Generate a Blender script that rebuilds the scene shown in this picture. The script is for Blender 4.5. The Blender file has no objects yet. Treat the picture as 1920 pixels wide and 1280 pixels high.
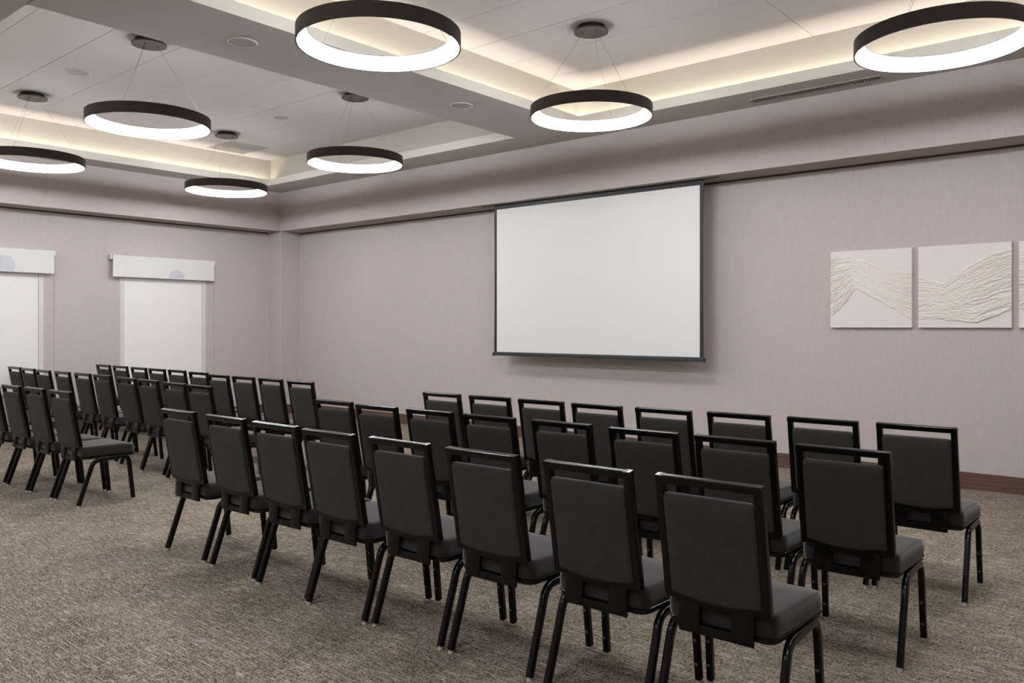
import bpy, bmesh, math, random
from mathutils import Vector, Matrix
random.seed(7)
C = bpy.context.scene.collection
PI = math.pi
# ---------------------------------------------------------------- measurements (metres)
TH = 0.7030; CAMH = 1.45; FPX = 1527.83; Y0 = 610.54
DW, DS = 8.170, 7.774            # screen wall plane, soffit face
LW, LS = -11.959, -11.585        # window wall plane, soffit face
ZS, ZC, ZL, ZU = 3.006, 3.636, 3.735, 4.06
YT, YN = 7.251, 2.093            # tray far and near edges
T1 = (-11.1375, -6.1055); T2 = (-5.1936, -0.16)
XR, YB = 1.6, -4.6               # right wall, back wall
GUT = 0.12

# ---------------------------------------------------------------- helpers
def link(o, parent=None):
    C.objects.link(o)
    if parent is not None: o.parent = parent
    return o
def obj(name, bm, mat, parent=None, smooth=False, label=None):
    bmesh.ops.recalc_face_normals(bm, faces=bm.faces)
    me = bpy.data.meshes.new(name); bm.to_mesh(me); bm.free()
    for m in (mat if isinstance(mat, (list, tuple)) else [mat]): me.materials.append(m)
    if smooth:
        for p in me.polygons: p.use_smooth = True
        try: me.set_sharp_from_angle(angle=math.radians(35))
        except Exception: pass
    o = bpy.data.objects.new(name, me)
    if label: o['label'] = label
    return link(o, parent)
def thing(name, label, cat, loc=(0, 0, 0), rz=0, group=None):
    o = bpy.data.objects.new(name, None); o.empty_display_size = .1
    C.objects.link(o); o.location = loc; o.rotation_euler = (0, 0, rz)
    o['label'] = label; o['category'] = cat
    if group: o['group'] = group
    return o
def struct(name, bm, mat, smooth=False, parent=None):
    o = obj(name, bm, mat, parent, smooth)
    if parent is None: o['kind'] = 'structure'
    return o
def copy_tree(o, parent=None):
    c = o.copy(); C.objects.link(c); c.parent = parent
    for ch in list(o.children): copy_tree(ch, c)
    return c
def nb(): return bmesh.new()
def box(bm, x0, x1, y0, y1, z0, z1, bev=0, seg=2, mi=0):
    r = bmesh.ops.create_cube(bm, size=1)
    for v in r['verts']:
        v.co = Vector(((x0+x1)/2+v.co.x*(x1-x0), (y0+y1)/2+v.co.y*(y1-y0), (z0+z1)/2+v.co.z*(z1-z0)))
    fs = {f for v in r['verts'] for f in v.link_faces}
    for f in fs: f.material_index = mi
    if bev:
        es = {e for v in r['verts'] for e in v.link_edges}
        bmesh.ops.bevel(bm, geom=list(es), offset=bev, segments=seg, profile=.5, affect='EDGES')
    return bm
def quad(bm, pts, mi=0):
    f = bm.faces.new([bm.verts.new(p) for p in pts]); f.material_index = mi
    return f
def sweep(bm, path, prof, ax=(1, 0, 0), cap=True):
    """prof: list of (a, b); a runs along ax (made square to the path), b along T x A"""
    path = [Vector(p) for p in path]; ax = Vector(ax); rings = []
    for i, p in enumerate(path):
        t = (path[min(i+1, len(path)-1)] - path[max(i-1, 0)]).normalized()
        a = (ax - ax.dot(t)*t).normalized(); b = t.cross(a)
        rings.append([bm.verts.new(p + a*u + b*w) for u, w in prof])
    n = len(prof)
    for r0, r1 in zip(rings, rings[1:]):
        for k in range(n): bm.faces.new((r0[k], r0[(k+1) % n], r1[(k+1) % n], r1[k]))
    if cap:
        bm.faces.new(rings[0][::-1]); bm.faces.new(rings[-1])
    return bm
def rrect(w, h, r, n=3):
    out = []
    for cx, cy, a0 in ((w/2-r, h/2-r, 0), (-w/2+r, h/2-r, 90), (-w/2+r, -h/2+r, 180), (w/2-r, -h/2+r, 270)):
        for k in range(n+1):
            a = math.radians(a0 + 90*k/n); out.append((cx+r*math.cos(a), cy+r*math.sin(a)))
    return out
def circ(r, n=10): return [(r*math.cos(2*PI*k/n), r*math.sin(2*PI*k/n)) for k in range(n)]
def cyl(bm, c, r, z0, z1, n=48, mi=0, r1=None):
    r1 = r if r1 is None else r1
    a = [bm.verts.new((c[0]+r*x, c[1]+r*y, z0)) for x, y in circ(1, n)]
    b = [bm.verts.new((c[0]+r1*x, c[1]+r1*y, z1)) for x, y in circ(1, n)]
    for k in range(n): bm.faces.new((a[k], a[(k+1) % n], b[(k+1) % n], b[k])).material_index = mi
    bm.faces.new(a[::-1]).material_index = mi; bm.faces.new(b).material_index = mi
    return bm
def lathe(bm, prof, c=(0, 0, 0), n=96, close=False):
    rings = [[bm.verts.new((c[0]+r*math.cos(2*PI*k/n), c[1]+r*math.sin(2*PI*k/n), c[2]+z)) for k in range(n)] for r, z in prof]
    prs = list(zip(rings, rings[1:])) + ([(rings[-1], rings[0])] if close else [])
    for a, b in prs:
        for k in range(n): bm.faces.new((a[k], a[(k+1) % n], b[(k+1) % n], b[k]))
    return bm
def bez(p0, p1, p2, n=6):
    p0, p1, p2 = map(Vector, (p0, p1, p2))
    return [p0*(1-t)**2 + p1*2*t*(1-t) + p2*t*t for t in [k/n for k in range(n+1)]]

# ---------------------------------------------------------------- materials
def mat(name, col, rough=.6, metal=0, emit=None, es=0, spec=.5, sheen=0):
    m = bpy.data.materials.new(name); m.use_nodes = True
    b = m.node_tree.nodes['Principled BSDF']
    b.inputs['Base Color'].default_value = (*col, 1); b.inputs['Roughness'].default_value = rough
    b.inputs['Metallic'].default_value = metal; b.inputs['Specular IOR Level'].default_value = spec
    if sheen:
        b.inputs['Sheen Weight'].default_value = sheen; b.inputs['Sheen Roughness'].default_value = .38 if sheen > .5 else .5
    if emit:
        b.inputs['Emission Color'].default_value = (*emit, 1); b.inputs['Emission Strength'].default_value = es
    m.diffuse_color = (*col, 1)
    return m
def nt(m): return m.node_tree, m.node_tree.nodes, m.node_tree.links, m.node_tree.nodes['Principled BSDF']
def texmap(N, L, scale, rot=(0, 0, 0), kind='Object'):
    tc = N.new('ShaderNodeTexCoord'); mp = N.new('ShaderNodeMapping')
    mp.inputs['Scale'].default_value = scale; mp.inputs['Rotation'].default_value = rot
    L.new(tc.outputs[kind], mp.inputs['Vector']); return mp.outputs['Vector']
def noise(N, L, vec, scale=1, detail=2, rough=.5):
    n = N.new('ShaderNodeTexNoise'); n.inputs['Scale'].default_value = scale
    n.inputs['Detail'].default_value = detail; n.inputs['Roughness'].default_value = rough
    L.new(vec, n.inputs['Vector']); return n.outputs['Fac']
def ramp(N, L, fac, stops):
    r = N.new('ShaderNodeValToRGB'); els = r.color_ramp.elements
    while len(els) < len(stops): els.new(.5)
    for e, (p, c) in zip(els, stops): e.position = p; e.color = (*c, 1)
    L.new(fac, r.inputs['Fac']); return r.outputs['Color']
def mixc(N, L, fac, a, b, mode='MIX'):
    m = N.new('ShaderNodeMix'); m.data_type = 'RGBA'; m.blend_type = mode
    for s, v in ((m.inputs[0], fac), (m.inputs[6], a), (m.inputs[7], b)):
        if hasattr(v, 'default_value') or hasattr(v, 'links'): L.new(v, s)
        else: s.default_value = v if isinstance(v, (int, float)) else (*v, 1)
    return m.outputs[2]
def mth(N, L, op, a, b=None):
    m = N.new('ShaderNodeMath'); m.operation = op
    for s, v in zip(m.inputs, (a, b)):
        if v is None: continue
        if isinstance(v, (int, float)): s.default_value = v
        else: L.new(v, s)
    return m.outputs[0]
def bump(N, L, bsdf, h, strength=.3, dist=.002):
    b = N.new('ShaderNodeBump'); b.inputs['Strength'].default_value = strength; b.inputs['Distance'].default_value = dist
    L.new(h, b.inputs['Height']); L.new(b.outputs['Normal'], bsdf.inputs['Normal'])

def wallpaper(name, base):
    m = mat(name, base, .75, spec=.25); t, N, L, B = nt(m)
    v1 = noise(N, L, texmap(N, L, (280, 280, 14)), 1, 3, .6)        # fine upright strands
    v2 = noise(N, L, texmap(N, L, (420, 420, 60)), 1, 2, .6)
    f = mth(N, L, 'ADD', mth(N, L, 'MULTIPLY', v1, .7), mth(N, L, 'MULTIPLY', v2, .3))
    lo = tuple(c*.88 for c in base); hi = tuple(min(1, c*1.12) for c in base)
    L.new(ramp(N, L, f, [(.3, lo), (.7, hi)]), B.inputs['Base Color'])
    bump(N, L, B, f, .25, .002)
    return m
M_WALL = wallpaper('woven_wallpaper', (.555, .487, .470))
M_CEIL = mat('ceiling_paint', (.52, .49, .465), .85, spec=.2)
def tray_mat():
    m = mat('ceiling_panel', (.62, .58, .565), .8, spec=.2); t, N, L, B = nt(m)
    n = noise(N, L, texmap(N, L, (60, 60, 60)), 1, 3)
    L.new(ramp(N, L, n, [(.3, (.60, .56, .545)), (.7, (.64, .60, .585))]), B.inputs['Base Color'])
    return m
M_TRAY = tray_mat()
M_LIP = mat('tray_lip_paint', (.67, .64, .58), .8, spec=.2)
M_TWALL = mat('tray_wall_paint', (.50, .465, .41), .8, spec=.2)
M_GROOVE = mat('panel_joint', (.16, .14, .13), .9)
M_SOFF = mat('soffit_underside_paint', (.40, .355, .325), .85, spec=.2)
M_DARK = mat('shadow_gap', (.035, .026, .02), .9)
M_REVEAL = mat('reveal_shade', (.10, .078, .062), .9, spec=.1)
def carpet():
    m = mat('loop_carpet', (.2, .17, .14), .95, spec=.1); t, N, L, B = nt(m)
    g = noise(N, L, texmap(N, L, (75, 165, 1)), 1, 3, .8)            # speckled loops
    big = noise(N, L, texmap(N, L, (3.5, 3.5, 1)), 1, 4, .65)
    med = noise(N, L, texmap(N, L, (28, 46, 1)), 1, 2, .6)
    f = mth(N, L, 'ADD', mth(N, L, 'MULTIPLY', g, .74), mth(N, L, 'ADD', mth(N, L, 'MULTIPLY', big, .10), mth(N, L, 'MULTIPLY', med, .16)))
    base = ramp(N, L, f, [(.395, (.021, .0155, .011)), (.465, (.106, .083, .061)), (.525, (.265, .218, .168)), (.61, (.53, .455, .370))])
    sx = noise(N, L, texmap(N, L, (9, 120, 1)), 1, 2, .5)             # long pale threads across the room
    sy = noise(N, L, texmap(N, L, (120, 10, 1)), 1, 2, .5)
    zone = ramp(N, L, noise(N, L, texmap(N, L, (4, 4, 1)), 1, 1, .5), [(.45, (0, 0, 0)), (.62, (1, 1, 1))])
    mx = ramp(N, L, sx, [(.56, (0, 0, 0)), (.63, (.78, .78, .78))]); my = ramp(N, L, sy, [(.575, (0, 0, 0)), (.64, (.7, .7, .7))])
    c1 = mixc(N, L, mx, base, (.49, .42, .34)); my2 = mixc(N, L, 1.0, my, zone, 'MULTIPLY')
    L.new(mixc(N, L, my2, c1, (.47, .415, .355)), B.inputs['Base Color'])
    bump(N, L, B, mth(N, L, 'ADD', f, mth(N, L, 'MULTIPLY', sx, .5)), .6, .006)
    return m
M_CARPET = carpet()
def fabric(name, lo, hi, sheen=.25):
    m = mat(name, hi, .88, spec=.2, sheen=sheen); t, N, L, B = nt(m)
    def wave(rot):
        w = N.new('ShaderNodeTexWave'); w.wave_type = 'BANDS'; w.inputs['Scale'].default_value = 80
        w.inputs['Distortion'].default_value = .6; w.inputs['Detail'].default_value = 1
        L.new(texmap(N, L, (1, 1, 1), rot), w.inputs['Vector']); return w.outputs['Fac']
    a = wave((0, math.radians(40), math.radians(30))); b = wave((0, math.radians(-40), math.radians(-30)))
    f = mth(N, L, 'MULTIPLY', mth(N, L, 'ADD', a, b), .5)
    n = noise(N, L, texmap(N, L, (25, 25, 25)), 1, 3)
    f2 = mth(N, L, 'ADD', mth(N, L, 'MULTIPLY', f, .7), mth(N, L, 'MULTIPLY', n, .3))
    L.new(ramp(N, L, f2, [(.2, lo), (.8, hi)]), B.inputs['Base Color'])
    bump(N, L, B, f, .3, .0012)
    return m
M_FAB = fabric('charcoal_weave', (.015, .0136, .013), (.062, .057, .0545), .06)
M_SEAT = fabric('charcoal_seat_weave', (.011, .0102, .010), (.034, .0315, .0305), .6)
M_BLACK = mat('satin_black_metal', (.0022, .0020, .0018), .22, .0, spec=.28)
M_PAN = mat('black_plastic', (.006, .006, .006), .45, spec=.3)
M_PIPE = mat('charcoal_piping', (.045, .041, .040), .6)
M_GLIDE = mat('clear_glide', (.62, .59, .56), .25, spec=.6)
M_BUMP = mat('grey_bumper', (.10, .10, .11), .4)
M_RING = mat('dark_bronze_metal', (.035, .029, .025), .5, .2)
M_CANOPY = mat('bronze_canopy', (.075, .062, .05), .42, .3)
M_EMIT = mat('ring_diffuser', (.9, .9, .9), .5, emit=(.965, .985, 1.01), es=50.0)
M_LED = mat('cove_led', (.9, .9, .9), .5, emit=(1, .93, .81), es=34.0)
M_CABLE = mat('steel_cable', (.16, .15, .145), .35, .6)
M_WOOD = None
def wood():
    m = mat('walnut_baseboard', (.12, .06, .04), .5); t, N, L, B = nt(m)
    n = noise(N, L, texmap(N, L, (2.5, 2.5, 60)), 1, 4, .6)
    L.new(ramp(N, L, n, [(.3, (.080, .043, .030)), (.7, (.150, .086, .060))]), B.inputs['Base Color'])
    return m
M_WOOD = wood()
M_SCREEN = mat('screen_fabric', (.80, .79, .78), .6, spec=.3)
M_SBLK = mat('screen_black', (.016, .018, .022), .5)
M_SGREY = mat('screen_bar_grey', (.05, .055, .06), .4, .4)
def shade_mat():
    m = mat('shade_fabric', (.86, .84, .82), .8, spec=.2); t, N, L, B = nt(m)
    n = noise(N, L, texmap(N, L, (90, 90, 90)), 1, 2)
    L.new(ramp(N, L, n, [(.3, (.85, .83, .81)), (.7, (.89, .87, .85))]), B.inputs['Base Color'])
    return m
M_SHADE = shade_mat()
M_VAL = mat('valance_fabric', (.76, .745, .735), .8, spec=.2)
M_WHITE = mat('white_paint', (.72, .68, .66), .5)
M_BLUE = mat('blue_print', (.10, .17, .38), .7)
M_CANVAS = mat('art_canvas', (.83, .775, .755), .8, spec=.2)
M_PLASTER = mat('art_plaster', (.86, .80, .745), .75, spec=.25)
M_GRILLE = mat('speaker_grille', (.40, .37, .355), .7)
M_RIM = mat('speaker_rim', (.66, .63, .60), .5)
M_VENT = mat('vent_metal', (.40, .37, .35), .5)
M_GLASS = mat('window_glass', (.25, .28, .30), .08)
M_PLATE = mat('white_plastic', (.75, .72, .69), .4)

# ---------------------------------------------------------------- room shell
bm = nb(); quad(bm, [(LW-.4, YB-.1, 0), (XR+.1, YB-.1, 0), (XR+.1, DW+.1, 0), (LW-.4, DW+.1, 0)])
struct('floor', bm, M_CARPET)
bm = nb(); box(bm, LW-.5, XR+.2, DW, DW+.12, 0, 4.3); struct('wall_right', bm, M_WALL)      # the screen wall
bm = nb(); box(bm, XR, XR+.12, YB, DW, 0, 4.3); struct('wall_side', bm, M_WALL)
bm = nb(); box(bm, LW-.5, XR+.12, YB-.12, YB, 0, 4.3); struct('wall_back', bm, M_WALL)
# window wall with two recessed openings
RD = .25
WIN = [(2.98, 4.31), (5.33, 6.66)]; WZ0, WZ1 = .57, 2.33
bm = nb()
ys = [YB] + [v for w in WIN for v in w] + [DW]
for i in range(0, len(ys)-1):
    a, b = ys[i], ys[i+1]
    if i % 2 == 0: box(bm, LW-.5, LW, a, b, 0, 4.3)
    else: box(bm, LW-.5, LW, a, b, 0, WZ0); box(bm, LW-.5, LW, a, b, WZ1, 4.3)
struct('wall_left', bm, M_WALL)
bm = nb(); box(bm, LW+.0005, LW+.003, 6.797, 6.803, .146, 2.3); box(bm, LW+.0005, LW+.003, 4.437, 4.443, .146, 2.3); struct('trim_5', bm, M_SOFF)   # paper seams
# windows and roller shades
def shade_panel_things():
    for i, (a, b) in enumerate(WIN):
        X = LW+.008
        bm = nb(); fw = .062
        box(bm, X-.10, X, a, a+fw, WZ0, WZ1, .003); box(bm, X-.10, X, b-fw, b, WZ0, WZ1, .003)
        box(bm, X-.10, X, a+fw, b-fw, WZ1-fw, WZ1, .003); box(bm, X-.10, X, a+fw, b-fw, WZ0, WZ0+fw, .003)
        w = struct('window_%d' % (i+1), bm, M_WHITE)
        bm = nb(); box(bm, X-.085, X-.075, a+fw, b-fw, WZ0+fw, WZ1-fw); obj('pane', bm, M_GLASS, w)
        bm = nb(); box(bm, LW-.01, LW+.035, a-.02, b+.02, WZ0-.022, WZ0, .004); obj('window_sill', bm, M_WHITE, w)
        yc = (2.85+4.41)/2 if i == 0 else (5.19+6.75)/2
        lab = ('white roller shade at the left edge, over the window farther from the room corner' if i == 0 else
               'white roller shade over the window nearest the room corner, right of the other shade')
        t = thing('roller_shade', lab, 'blind', (LW, yc, 2.154), 0, 'white roller shades over the windows')
        sa, sb = a+.050, b-.062
        bm = nb(); box(bm, -.002, .001, sa-yc+.012, sb-yc-.004, .66-2.154, .17); obj('shade_cloth', bm, M_SHADE, t)
        bm = nb(); box(bm, -.008, .007, sa-yc+.012, sb-yc-.004, .640-2.154, .665-2.154, .004); obj('hem_bar', bm, M_WHITE, t)
        bm = nb()
        box(bm, .092, .100, -.78, .78, 0, .31, .002); box(bm, .0, .0915, -.775, .775, .303, .309)
        obj('valance', bm, M_VAL, t)
        for s in (-1, 1):
            bm = nb(); box(bm, .0, .090, min(s*.782, s*.805), max(s*.782, s*.805), .245, .312, .003); obj('bracket', bm, M_WHITE, t)
        bm = nb(); box(bm, .1002, .103, -.78, .78, .012, .016); box(bm, .1002, .1025, -.78, .78, .262, .266); obj('stitched_hem', bm, M_VAL, t)
        # printed disc of small dots, cut by the hem
        cy, cz, R = (3.80-yc, .085, .132) if i == 0 else (6.14-yc, .015, .125)
        bm = nb(); k = 0
        for n in range(1, 300):
            r = R*math.sqrt(n/300); an = n*2.39996
            y, z = cy + r*math.cos(an), cz + r*math.sin(an)
            if z < .003 or z > .3: continue
            d = .0038
            bm.faces.new([bm.verts.new((.1012, y+d*u, z+d*v)) for u, v in circ(1, 6)])
        obj('dot_print', bm, M_BLUE, t, label='blue dotted disc printed on the valance')
shade_panel_things()
# corner column, flush with both soffits
bm = nb(); box(bm, LW, LS, DS, DW, 0, ZS, .004, 2); struct('wall_column', bm, M_WALL)
bm = nb(); box(bm, LW+.001, LW+.006, DS-.006, DS-.001, .146, ZS-.02); box(bm, LS-.003, LS+.002, DS-.002, DS+.003, .146, ZS-.02); box(bm, LS+.001, LS+.006, DW-.006, DW-.001, .146, ZS-.02)
struct('trim_4', bm, M_RIM)      # slim corner beads
# soffits: papered face, painted underside
def soffit(name, x0, x1, y0, y1):
    bm = nb(); box(bm, x0, x1, y0, y1, ZS, 4.3)
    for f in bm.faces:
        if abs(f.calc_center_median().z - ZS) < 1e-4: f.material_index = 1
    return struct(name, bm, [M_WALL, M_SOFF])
SLX0, SLX1, SLY0, SLY1 = -7.20, -3.86, 7.865, 7.925
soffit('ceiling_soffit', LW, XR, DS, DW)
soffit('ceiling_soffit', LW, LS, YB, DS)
# strips coloured dark for the shade in the gap where walls meet soffit
bm = nb(); box(bm, LS, XR, DW-.010, DW, ZS-.016, ZS); struct('gap_shade_1', bm, M_REVEAL)
bm = nb(); box(bm, LW, LW+.010, YB, DS, ZS-.016, ZS); struct('gap_shade_2', bm, M_REVEAL)
# baseboards
bm = nb(); box(bm, LS, XR, DW-.014, DW, 0, .146, .003); struct('baseboard_right', bm, M_WOOD)
bm = nb(); box(bm, LW, LW+.014, YB, DS, 0, .146, .003); struct('baseboard_left', bm, M_WOOD)
bm = nb(); box(bm, LW+.014, LS+.014, DS-.014, DS, 0, .146, .003); box(bm, LS, LS+.014, DS, DW-.014, 0, .146, .003); struct('baseboard_column', bm, M_WOOD)
bm = nb(); box(bm, XR-.014, XR, YB, DW, 0, .146, .003); struct('baseboard_side', bm, M_WOOD)
bm = nb(); box(bm, LW, XR, YB, YB+.014, 0, .146, .003); struct('baseboard_back', bm, M_WOOD)

# lower ceiling with two tray openings
bm = nb()
xs = [LS, T1[0], T1[1], T2[0], T2[1], XR]
for i in range(5):
    if i in (1, 3):
        quad(bm, [(xs[i], YB, ZC), (xs[i+1], YB, ZC), (xs[i+1], YN, ZC), (xs[i], YN, ZC)])
        quad(bm, [(xs[i], YT, ZC), (xs[i+1], YT, ZC), (xs[i+1], DS, ZC), (xs[i], DS, ZC)])
    else: quad(bm, [(xs[i], YB, ZC), (xs[i+1], YB, ZC), (xs[i+1], DS, ZC), (xs[i], DS, ZC)])
# lips and gutter floors, same paint family
lb = nb()
for (a, b) in (T1, T2):
    for (x0, x1, y0, y1) in ((a-.018, b+.018, YT, YT+.018), (a-.018, b+.018, YN-.018, YN), (a-.018, a, YN, YT), (b, b+.018, YN, YT)):
        box(lb, x0, x1, y0, y1, ZC+.0005, ZL)
struct('ceiling', bm, M_CEIL)
struct('ceiling_lip', lb, M_LIP)
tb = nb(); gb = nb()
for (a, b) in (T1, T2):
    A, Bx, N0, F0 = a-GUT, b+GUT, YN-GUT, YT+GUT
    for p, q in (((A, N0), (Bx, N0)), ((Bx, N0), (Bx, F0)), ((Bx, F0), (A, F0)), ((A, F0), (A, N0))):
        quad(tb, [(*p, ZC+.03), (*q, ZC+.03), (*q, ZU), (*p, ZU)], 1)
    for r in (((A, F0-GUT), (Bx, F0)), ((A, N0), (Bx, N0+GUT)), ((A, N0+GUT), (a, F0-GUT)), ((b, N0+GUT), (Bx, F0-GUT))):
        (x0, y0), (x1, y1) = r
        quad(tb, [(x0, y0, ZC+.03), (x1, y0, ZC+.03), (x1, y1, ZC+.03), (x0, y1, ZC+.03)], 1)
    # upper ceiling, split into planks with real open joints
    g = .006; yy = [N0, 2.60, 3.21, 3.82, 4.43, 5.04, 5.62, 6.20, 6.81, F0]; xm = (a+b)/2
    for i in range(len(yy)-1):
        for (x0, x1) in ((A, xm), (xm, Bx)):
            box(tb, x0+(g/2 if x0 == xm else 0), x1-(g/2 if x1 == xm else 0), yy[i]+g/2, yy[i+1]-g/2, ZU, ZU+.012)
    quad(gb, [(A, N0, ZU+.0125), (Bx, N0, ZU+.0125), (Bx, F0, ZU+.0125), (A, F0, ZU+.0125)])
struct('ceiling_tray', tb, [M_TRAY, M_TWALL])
struct('ceiling_backing', gb, M_GROOVE)
# seam in the lower ceiling carrying on from the near tray edge
bm = nb(); box(bm, T1[1]+.0, T2[0], YN-.004, YN+.004, ZC-.001, ZC+.003); struct('trim_3', bm, M_GROOVE)
# cove light tapes lying in the gutters (the left tray is lit on its window and near sides only)
bm = nb()
def tape(x0, x1, y0, y1): quad(bm, [(x0, y0, ZC+.045), (x1, y0, ZC+.045), (x1, y1, ZC+.045), (x0, y1, ZC+.045)])
o1, o2 = .066, .084
a, b = T1
tape(a-o2, a-o1, YN-o1, YT+o1); tape(a-o1, b+o1, YN-o2, YN-o1)
a, b = T2
tape(a-o2, a-o1, YN-o1, YT+o1); tape(b+o1, b+o2, YN-o1, YT+o1); tape(a-o1, b+o1, YN-o2, YN-o1); tape(a-o1, b+o1, YT+o1, YT+o2)
struct('ceiling_cove_light', bm, M_LED)

# ---------------------------------------------------------------- ring pendants
RR, RZ0, RZ1 = .53, 3.262, 3.358
def make_pendant(x, y, rot, label):
    t = thing('ring_pendant', label, 'pendant light', (x, y, 0), 0, 'black ring pendant lights')
    bm = nb(); lathe(bm, [(RR, RZ0), (RR, RZ1), (RR-.068, RZ1), (RR-.068, RZ1-.004), (RR-.008, RZ1-.004), (RR-.008, RZ0+.006), (RR-.010, RZ0+.003), (RR-.010, RZ0)], close=True)
    obj('ring_shell', bm, M_RING, t, True)
    bm = nb(); lathe(bm, [(RR-.009, RZ0+.004), (RR-.012, RZ0+.004), (RR-.066, RZ1-.006), (RR-.050, RZ1-.005)], close=True)
    obj('diffuser', bm, M_EMIT, t, True, 'glowing white inner band')
    bm = nb(); cyl(bm, (0, 0), .150, 4.005, 4.018, 48)
    cn = obj('canopy', bm, M_CANOPY, t, True)
    bm = nb(); cyl(bm, (0, 0), .118, 4.018, 4.059, 48); obj('canopy_base', bm, M_PAN, cn, True)
    for k in range(3):
        a = rot + k*2*PI/3; ca, sa = math.cos(a), math.sin(a)
        bm = nb(); cyl(bm, (.075*ca, .075*sa), .006, 3.990, 4.006, 10); obj('cable_grip', bm, M_CABLE, cn, True)
        bm = nb(); sweep(bm, [(.075*ca, .075*sa, 3.998), ((RR-.030)*ca, (RR-.030)*sa, RZ1-.001)], circ(.0011, 6), (0, 0, 1) if False else (1, .01, 0))
        obj('cable', bm, M_CABLE, t, True)
    return t
D = math.radians
for (x, y, r, lab) in [
    (-4.085, 3.485, -170, 'big black ring pendant at top centre, nearest hanging light left of the screen'),
    (-1.30, 5.87, -98, 'black ring pendant cut by the top right corner, above the white art panels'),
    (-4.07, 5.87, -18, 'black ring pendant hanging directly above the projection screen'),
    (-7.33, 3.53, -50, 'black ring pendant at upper left, largest of those in the left ceiling tray'),
    (-7.28, 5.86, -77, 'black ring pendant left of the screen, rightmost in the left ceiling tray'),
    (-10.05, 3.51, -40, 'black ring pendant cut by the left edge, above the window wall'),
    (-10.08, 5.92, -76, 'smallest black ring pendant, hanging by the far tray corner near the room corner')]:
    make_pendant(x, y, D(r), lab)
make_pendant(-1.30, 3.49, D(20), 'black ring pendant over the right-hand chairs, above the top edge of the picture')

# ceiling fixtures
def speaker(x, y, z, r, lab):
    t = thing('ceiling_speaker', lab, 'speaker', (x, y, z), 0, 'round ceiling speakers')
    bm = nb(); lathe(bm, [(r, 0), (r, -.006), (r-.004, -.009), (r-.014, -.006), (r-.014, 0)], close=True, n=48); obj('rim', bm, M_RIM, t, True)
    bm = nb(); cyl(bm, (0, 0), r-.012, -.005, -.001, 40); obj('grille', bm, M_GRILLE, t, True)
speaker(-5.65, 3.45, ZC, .115, 'round grey ceiling speaker on the beam, left of the biggest ring pendant')
speaker(-5.61, 5.84, ZC, .115, 'round grey ceiling speaker on the beam, farther one toward the screen wall')
speaker(-8.83, 3.51, ZU, .120, 'round white ceiling speaker in the left tray, nearer one by the joint line')
speaker(-8.81, 5.92, ZU, .110, 'round white ceiling speaker in the left tray, small one toward the far corner')
def vent(x0, x1, y0, y1, lab):
    t = thing('slot_vent', lab, 'vent', ((x0+x1)/2, (y0+y1)/2, ZC), 0, 'slot vents in the ceiling border')
    w, d = (x1-x0)/2, (y1-y0)/2
    bm = nb(); e = .012
    box(bm, -w, w, -d, -d+e, -.008, 0); box(bm, -w, w, d-e, d, -.008, 0); box(bm, -w, -w+e, -d+e, d-e, -.008, 0); box(bm, w-e, w, -d+e, d-e, -.008, 0)
    obj('frame', bm, M_VENT, t)
    bm = nb(); box(bm, -w+e, w-e, -d+e, d-e, -.001, -.0003); obj('duct_opening', bm, M_DARK, t)
    bm = nb(); n = int((2*w-2*e)/.026)
    for k in range(n):
        x = -w+e+(k+.5)*(2*w-2*e)/n; box(bm, x-.004, x+.004, -d+e, d-e, -.007, -.001)
    obj('louvres', bm, M_VENT, t)
vent(-3.35, -2.14, 7.49, 7.625, 'long slot vent in the ceiling border, below the top right ring pendant')
vent(-9.35, -8.30, 7.49, 7.61, 'slot vent in the ceiling border just below the ring pendant left of the screen')
t = thing('return_grille', 'square return air panel in the left tray ceiling above the smallest pendant', 'vent', (-10.78, 6.505, ZU))
bm = nb()
for (a, b, c, d) in ((-.33, .33, -.29, -.26), (-.33, .33, .26, .29), (-.33, -.30, -.26, .26), (.30, .33, -.26, .26)): box(bm, a, b, c, d, -.010, 0)
obj('frame', bm, M_VENT, t)
bm = nb()
for k in range(22): box(bm, -.30, .30, -.255+k*.0236, -.243+k*.0236, -.007, -.001)
obj('louvres', bm, M_VENT, t)
bm = nb(); box(bm, -.30, .30, -.26, .26, -.001, -.0002); obj('duct_opening', bm, M_GRILLE, t)

# ---------------------------------------------------------------- projection screen
YSC = 7.895
t = thing('projection_screen', 'large white projection screen with black border lowered from the soffit', 'screen', (-5.51, YSC, 1.07))
def sb(x0, x1, y0, y1, z0, z1, bev=0): return box(nb(), x0+5.51, x1+5.51, y0-YSC, y1-YSC, z0-1.07, z1-1.07, bev)
obj('white_cloth', sb(-6.945, -4.075, YSC-.0015, YSC+.0015, 1.115, 2.945), M_SCREEN, t)
bm = sb(-6.985, -6.945, YSC-.0016, YSC+.0016, 1.10, 3.004)
for a in ((-4.075, -4.035, 1.10, 3.004), (-6.945, -4.075, 2.945, 3.004), (-6.945, -4.075, 1.10, 1.115)):
    box(bm, a[0]+5.51, a[1]+5.51, -.0016, .0016, a[2]-1.07, a[3]-1.07)
obj('black_border', bm, M_SBLK, t)
bb = obj('weight_bar', sb(-7.0, -4.02, YSC-.018, YSC+.018, 1.068, 1.108, .006), M_SGREY, t)
for x in (-7.0, -4.02):
    obj('end_cap', sb(x-.006, x+.006, YSC-.020, YSC+.020, 1.062, 1.110, .002), M_SBLK, bb)
for s, x in ((-1, -6.992), (1, -4.028)):
    bm = nb(); pts = [(x+5.51-s*.010*(1-((k-6)/6)**2), 0, .03+k*(3.0-1.10)/12) for k in range(13)]
    sweep(bm, pts, circ(.0022, 6), (1, 0, 0)); obj('tension_cord', bm, M_SGREY, t)
bm = nb()
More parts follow.
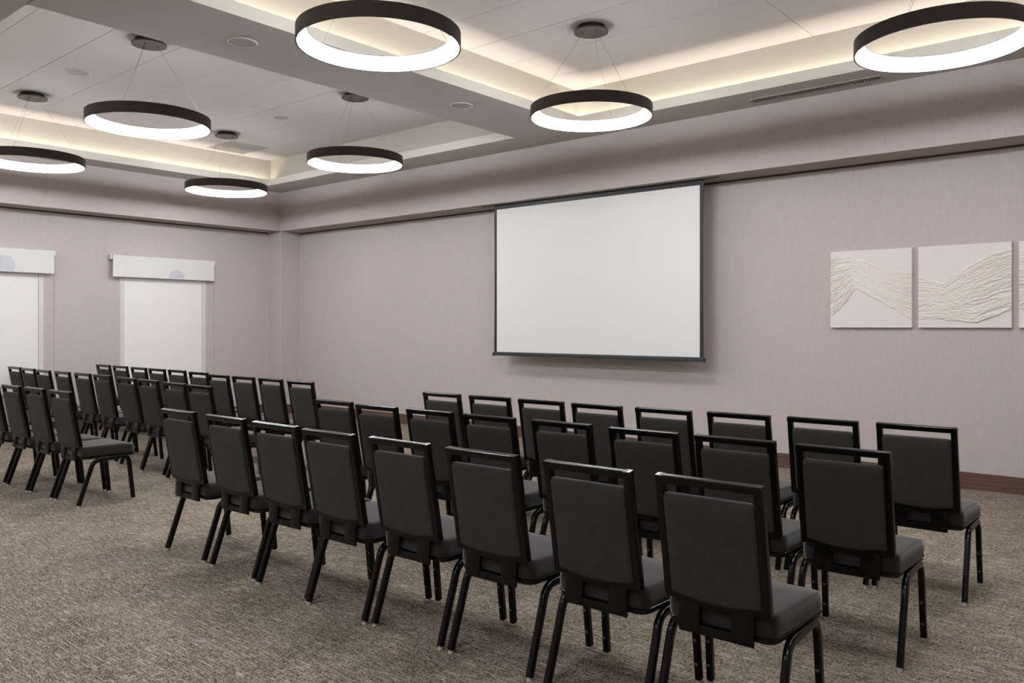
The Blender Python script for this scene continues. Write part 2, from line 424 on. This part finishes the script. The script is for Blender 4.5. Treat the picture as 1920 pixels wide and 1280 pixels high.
for (a, b, c, d) in ((SLX0, SLX1, SLY0-.035, SLY0-.006), (SLX0, SLX1, SLY1+.006, SLY1+.035)):
    box(bm, a+5.51, b+5.51, c-YSC, d-YSC, ZS-.003-1.07, ZS-1.07)
obj('slot_trim', bm, M_SOFF, t)
obj('slot', sb(SLX0, SLX1, SLY0+.005, SLY1-.002, ZS-.0022, ZS-.0002), M_DARK, t)

# ---------------------------------------------------------------- relief art panels
def lerp(tab, u):
    for (a, va), (b, vb) in zip(tab, tab[1:]):
        if u <= b: 
            k = (u-a)/(b-a); k = k*k*(3-2*k)*.5+k*.5
            return va+(vb-va)*k
    return tab[-1][1]
ART = [
 ([(0, .90), (.1, .93), (.24, .93), (.36, .86), (.5, .82), (.62, .75), (.8, .69), (1, .68)],
  [(0, .14), (.1, .22), (.22, .36), (.32, .51), (.4, .47), (.58, .37), (.78, .26), (.93, .15), (1, .12)]),
 ([(0, .62), (.15, .60), (.29, .54), (.42, .64), (.55, .72), (.7, .81), (.85, .87), (1, .89)],
  [(0, .11), (.2, .10), (.5, .08), (.65, .09), (.8, .14), (1, .21)]),
 ([(0, .88), (.2, .86), (.45, .70), (.7, .60), (1, .55)], [(0, .22), (.3, .30), (.6, .25), (1, .15)])]
ALAB = ['leftmost white relief art panel, wavy strands parting over a blank lower triangle',
        'middle white relief art panel, strands sweeping up to its right side',
        'third white relief art panel, only its left edge showing at the right border']
for i, (up, lo) in enumerate(ART):
    x0 = -2.79 + i*.795; S = .742; rnd = random.Random(40+i)
    t = thing('art_panel', ALAB[i], 'wall art', (x0, DW, 1.432), 0, 'white relief art panels')
    bm = nb(); box(bm, 0, S, -.040, -.002, 0, S, .0025); obj('canvas', bm, M_CANVAS, t)
    bm = nb(); n = 36
    for k in range(n):
        s0 = (k+.5)/n + rnd.uniform(-.02, .02)
        for piece in range(3):
            ua = rnd.uniform(-.02, .55) if piece else 0; ub = min(1, ua + rnd.uniform(.3, .75))
            if piece == 0: ub = rnd.uniform(.45, 1)
            if piece == 1: ub = 1
            ds = rnd.uniform(-.11, .11); ph = rnd.uniform(0, 6.3); fr = rnd.uniform(12, 34); am = rnd.uniform(.006, .017)
            w0 = rnd.uniform(.0050, .0115); pts = []
            N_ = max(8, int((ub-ua)*34))
            for q in range(N_+1):
                u = max(.003, ua + (ub-ua)*q/N_)
                s = min(1, max(0, s0 + ds*(u-ua)/(ub-ua+.01) + .018*math.sin(u*5+k)))
                v = lerp(lo, u) + (lerp(up, u)-lerp(lo, u))*s + am*math.sin(u*fr+ph) + rnd.uniform(-.0045, .0045)
                pts.append((u*S, v*S, .55+.45*math.sin(PI*min(1, max(0, q/N_)))))
            prev = None
            for (a, b, tp) in pts:
                w = w0*tp*(1+.35*math.sin(a*90+ph)); h = .004+w*.95
                ring = [bm.verts.new((a, -.040, b-w)), bm.verts.new((a, -.040-h*.75, b-w*.6)), bm.verts.new((a, -.040-h, b+w*.15)), bm.verts.new((a, -.040-h*.6, b+w*.75)), bm.verts.new((a, -.040, b+w))]
                if prev:
                    for j in range(4): bm.faces.new((prev[j], prev[j+1], ring[j+1], ring[j]))
                prev = ring
    o = obj('plaster_strands', bm, M_PLASTER, t, False)
    for p in o.data.polygons: p.use_smooth = True

# wall socket
t = thing('wall_socket', 'small white wall socket plate between the window and the corner column', 'socket', (LW, 7.081, .48))
bm = nb(); box(bm, 0, .007, -.036, .036, -.058, .058, .002); obj('cover_plate', bm, M_PLATE, t)
for z in (-.024, .024):
    bm = nb(); box(bm, .007, .009, -.014, .014, z-.014, z+.014, .001); obj('outlet', bm, M_WHITE, t)

# ---------------------------------------------------------------- banquet chair
def outline_pillow(bm, outline, centre, prof, frame):
    """closed cushion: outline rings scaled about centre; prof = [(inset metres, offset)]"""
    n = len(outline); rings = []
    cx, cy = centre
    for ins, off in prof:
        ring = []
        for (a, b) in outline:
            da, db = a-cx, b-cy; L_ = math.hypot(da, db); k = max(0.0, 1-ins/L_) if ins < 9 else 0
            ring.append(bm.verts.new(frame(cx+da*k, cy+db*k, off)))
        rings.append(ring)
    for r0, r1 in zip(rings, rings[1:]):
        for k in range(n): bm.faces.new((r0[k], r0[(k+1) % n], r1[(k+1) % n], r1[k]))
    bm.faces.new(rings[0][::-1]); bm.faces.new(rings[-1])
BY0, BZ0, BY1, BZ1 = -.188, .474, -.268, .922
SL = math.hypot(BY1-BY0, BZ1-BZ0); WV = Vector((0, (BY1-BY0)/SL, (BZ1-BZ0)/SL)); NV = Vector((0, -WV.z, WV.y))   # NV points to the rear
def bk(u, w, d): return Vector((u, BY0, BZ0)) + WV*w + NV*d      # back-plane point
def make_chair(label, group):
    t = thing('banquet_chair', label, 'chair', (0, 0, 0), 0, group)
    # seat cushion
    o = []
    for (x, y, a0, r) in ((.225-.050, .244-.050, 0, .050), (-.225+.050, .244-.050, 90, .050), (-.205+.045, -.182+.045, 180, .045), (.205-.045, -.182+.045, 270, .045)):
        for k in range(7):
            a = D(a0+15*k); o.append((x+r*math.cos(a), y+r*math.sin(a)))
    oo = []
    for k in range(len(o)):
        a, b = o[k], o[(k+1) % len(o)]; oo.append(a)
        d = math.hypot(b[0]-a[0], b[1]-a[1])
        if d > .05:
            m_ = int(d/.03)
            oo += [(a[0]+(b[0]-a[0])*j/m_, a[1]+(b[1]-a[1])*j/m_) for j in range(1, m_)]
    def sf(x, y, z): return Vector((x, y, z - (.012*max(0, (y-.12)/.116)**2 if z > .43 else 0)))
    bm = nb(); outline_pillow(bm, oo, (0, .02), [(.03, .388), (.006, .389), (0, .396), (-.003, .42), (-.003, .446), (0, .458), (.0035, .466), (.010, .471), (.022, .4735), (.06, .476), (.11, .478), (.16, .479)], sf)
    se = obj('seat', bm, M_SEAT, t, True)
    bm = nb(); pth = [Vector((x*1.004, y*1.004, .392)) for x, y in oo]; pth.append(pth[0])
    sweep(bm, pth, circ(.0030, 6), (0, 0, 1), False); obj('piping', bm, M_BLACK, se, True)
    bm = nb(); outline_pillow(bm, [(x*.990, y*.990) for x, y in oo], (0, .02), [(.01, .370), (.003, .371), (0, .375), (0, .388)], lambda x, y, z: Vector((x, y, z)))
    obj('seat_pan', bm, M_PAN, t, True)
    # back frame
    hw0, hw1, sw, dp = .199, .197, .030, .030
    bm = nb(); pr = rrect(sw, dp, .004, 2)
    for s in (-1, 1):
        sweep(bm, [bk(s*(hw0-sw/2), .0, 0), bk(s*(hw1-sw/2), SL, 0)], pr, (1, 0, 0))
    sweep(bm, [bk(-hw1, SL-.0140, 0), bk(hw1, SL-.0140, 0)], rrect(.028, dp+.001, .004, 2), (0, WV.y, WV.z))
    pts = [bk(u*(hw0-.012), .014-.020*(1-u*u), .006*(1-u*u)) for u in [k/8-1 for k in range(17)]]
    sweep(bm, pts, rrect(.026, dp-.002, .004, 2), (0, WV.y, WV.z))
    obj('back_frame', bm, M_BLACK, t, True)
    # padded back
    hp = hw0-sw+.0005; top = SL-.028-.034; o = []
    for (x, w, a0, r) in ((hp-.018, top-.018, 0, .018), (-hp+.018, top-.018, 90, .018)):
        for k in range(6):
            a = D(a0+18*k); o.append((x+r*math.cos(a), w+r*math.sin(a)))
    o += [(-hp, w) for w in (.33, .28, .23, .18, .13, .08, .04)]
    o += [(u*hp, .022-.020*(1-u*u)) for u in [k/7-1 for k in range(15)]]
    o += [(hp, w) for w in (.04, .08, .13, .18, .23, .28, .33)]
    prof = [(.13, -.027), (.08, -.026), (.04, -.022), (.018, -.016), (.006, -.009), (0, -.002), (0, .009), (.0012, .0145), (.004, .0185), (.009, .021), (.018, .0225), (.04, .0240), (.08, .025), (.14, .0255)]
    bm = nb(); outline_pillow(bm, o, (0, .20), prof, bk); pad = obj('backrest', bm, M_FAB, t, True)
    bm = nb(); pth = [bk(x*.965, top-.0006, .0125) for x in (hp, hp*.5, 0, -hp*.5, -hp)]
    sweep(bm, pth, circ(.0024, 5), tuple(NV), True); obj('piping', bm, M_PIPE, pad, True)
    # brackets joining back and seat
    for s in (-1, 1):
        bm = nb(); pth = [bk(s*.100, .010, .008), Vector((s*.100, -.204, .44)), Vector((s*.100, -.207, .400)), Vector((s*.100, -.206, .369))]
        sweep(bm, pth, rrect(.082, .010, .003, 2), (1, 0, 0)); obj('back_bracket', bm, M_BLACK, t, True)
    bm = nb(); pth = [Vector((u*.139, -.203, .376)) for u in (-1, 0, 1)]
    sweep(bm, pth, rrect(.034, .010, .003, 2), (0, 0, 1)); obj('crossbar', bm, M_BLACK, t, True)
    # legs: bent tube halves meeting under the seat rail
    lp = rrect(.028, .034, .009, 3)
    for s in (-1, 1):
        rp = [Vector((s*.222, -.219, .014)), Vector((s*.2200, -.165, .17)), Vector((s*.220, -.128, .278))] + bez((s*.219, -.118, .308), (s*.216, -.099, .356), (s*.214, -.045, .360), 8) + [Vector((s*.214, .03, .363))]
        fp = [Vector((s*.222, .219, .014)), Vector((s*.2195, .202, .17)), Vector((s*.218, .190, .29))] + bez((s*.217, .187, .315), (s*.214, .180, .374), (s*.214, .115, .367), 8) + [Vector((s*.214, .03, .363))]
        for pth, front in ((rp, False), (fp, True)):
            bm = nb(); sweep(bm, pth, lp, (1, 0, 0)); lg = obj('leg', bm, M_BLACK, t, True)
            bm = nb(); f = pth[0]; cyl(bm, (f.x, f.y), .012, 0, .006, 14); cyl(bm, (f.x, f.y), .0105, .006, .016, 14)
            obj('glide', bm, M_GLIDE, lg, True)
            if front:
                for z in (.080, .180):
                    y = .219-(z-.014)*.109; x = s*(.222-(z-.014)*.018)
                    bm = nb(); sweep(bm, [(x, y-.011, z), (x, y-.0175, z)], circ(.0075, 12), (1, 0, 0)); obj('bumper', bm, M_BUMP, lg, True)
    return t

def unp(px, py, z):
    F = FPX*(CAMH-z)/(py-Y0); R = (px-960)/FPX*F
    return (-math.sin(TH)*F+math.cos(TH)*R, math.cos(TH)*F+math.sin(TH)*R)
# where the chairs stand: (x of the middle of the top rail, y of the top rail, turn in degrees)
ROWS = [
 ('nearest row of the right-hand block', 'right', [(-1.300, 2.565, 1.5), (-1.775, 2.535, 1), (-2.320, 2.535, 1), (-2.830, 2.53, 2.5), (-3.335, 2.51, 1), (-3.815, 2.525, 2), (-4.335, 2.535, 2.5), (-4.885, 2.535, 1)]),
 ('middle row of the right-hand block', 'right', [(-1.190, 3.61, 4), (-1.685, 3.60, 4), (-2.160, 3.58, 4), (-2.685, 3.585, 3), (-3.190, 3.55, 3), (-3.690, 3.55, 4), (-4.165, 3.53, 3), (-4.675, 3.57, 1.5)]),
 ('front row of the right-hand block', 'right', [(-1.165, 4.69, 2), (-1.650, 4.66, 1), (-2.130, 4.615, 4), (-2.605, 4.565, 4), (-3.105, 4.53, 4), (-3.580, 4.54, 1.5), (-4.060, 4.535, 1), (-4.550, 4.515, 1)]),
 ('nearest row of the left-hand block', 'right', [(-7.060, 2.67, 1), (-7.575, 2.66, 2), (-8.055, 2.64, 2), (-8.600, 2.64, 1)]),
 ('middle row of the left-hand block', 'right', [(-6.760, 3.705, -1), (-7.240, 3.725, 0), (-7.845, 3.765, 0), (-8.360, 3.79, 0), (-9.020, 3.83, 2), (-9.515, 3.83, 2), (-10.03, 3.815, 2), (-10.555, 3.80, 0), (-11.11, 3.83, 1), (-11.66, 3.86, 0)]),
 ('front row of the left-hand block', 'right', [(-6.530, 4.60, 3), (-7.110, 4.645, -1), (-7.570, 4.64, 0), (-8.070, 4.64, -1), (-8.705, 4.76, 1), (-9.330, 4.825, 2), (-9.805, 4.82, 0), (-10.30, 4.825, 0), (-10.84, 4.835, 1), (-11.37, 4.845, 0)])]
ORD = ['rightmost', 'second from right', 'third from right', 'fourth from right', 'fifth from right', 'sixth from right', 'seventh from right', 'eighth from right', 'ninth from right', 'leftmost']
proto = None
for (row, _, spots) in ROWS:
    xs_ = [q[0] for q in spots]
    for it in range(60):
        for k in range(len(xs_)-1):
            d_ = .4835-(xs_[k]-xs_[k+1])
            if d_ > 0: xs_[k] += d_/2; xs_[k+1] -= d_/2
    yaw_ = sum(q[2] for q in spots)/len(spots)*.5
    spots[:] = [(xx, q[1], yaw_) for xx, q in zip(xs_, spots)]
    for i, (x, y, deg) in enumerate(spots):
        o_ = ORD[i] if i < len(spots)-1 else 'leftmost'
        lab = 'black banquet chair, %s in the %s' % (o_, row)
        if row.startswith('nearest row of the left') and i == 3: lab = 'black banquet chair cut by the left picture edge, nearest row of left-hand block'
        if proto is None: c = proto = make_chair(lab, 'black banquet chairs set in rows')
        else: c = copy_tree(proto); c['label'] = lab
        a = D(deg); dy = .268
        c.location = (x - dy*math.sin(a), y + dy*math.cos(a), 0); c.rotation_euler = (0, 0, a)

# ---------------------------------------------------------------- light
w = bpy.data.worlds.new('World'); bpy.context.scene.world = w; w.use_nodes = True
w.node_tree.nodes['Background'].inputs['Color'].default_value = (.5, .5, .5, 1); w.node_tree.nodes['Background'].inputs['Strength'].default_value = .02
def area(name, loc, size, power, col, rot=(0, 0, 0)):
    l = bpy.data.lights.new(name, 'AREA'); l.shape = 'DISK'; l.size = size; l.energy = power; l.color = col
    o = bpy.data.objects.new(name, l); C.objects.link(o); o.location = loc; o.rotation_euler = rot
    return o
for x in (-10.05, -7.3, -4.07, -1.2):      # added unseen area lights, standing in for the room's lamps behind the camera
    for y in (.3, -2.6):
        area('unseen_stand_in_light', (x, y, 3.58), .9, 34, (.965, .985, 1.03))

# ---------------------------------------------------------------- camera and view
cam = bpy.data.cameras.new('camera'); co = bpy.data.objects.new('camera', cam); C.objects.link(co)
co.location = (0, 0, CAMH); co.rotation_euler = (PI/2, 0, TH)
cam.sensor_fit = 'HORIZONTAL'; cam.sensor_width = 36; cam.lens = FPX/1920*36; cam.shift_y = -(640-Y0)/1920
cam.clip_start = .05
sc = bpy.context.scene; sc.camera = co
sc.view_settings.view_transform = 'Standard'; sc.view_settings.look = 'None'
sc.view_settings.exposure = 0; sc.view_settings.gamma = 1; sc.view_settings.use_curve_mapping = False
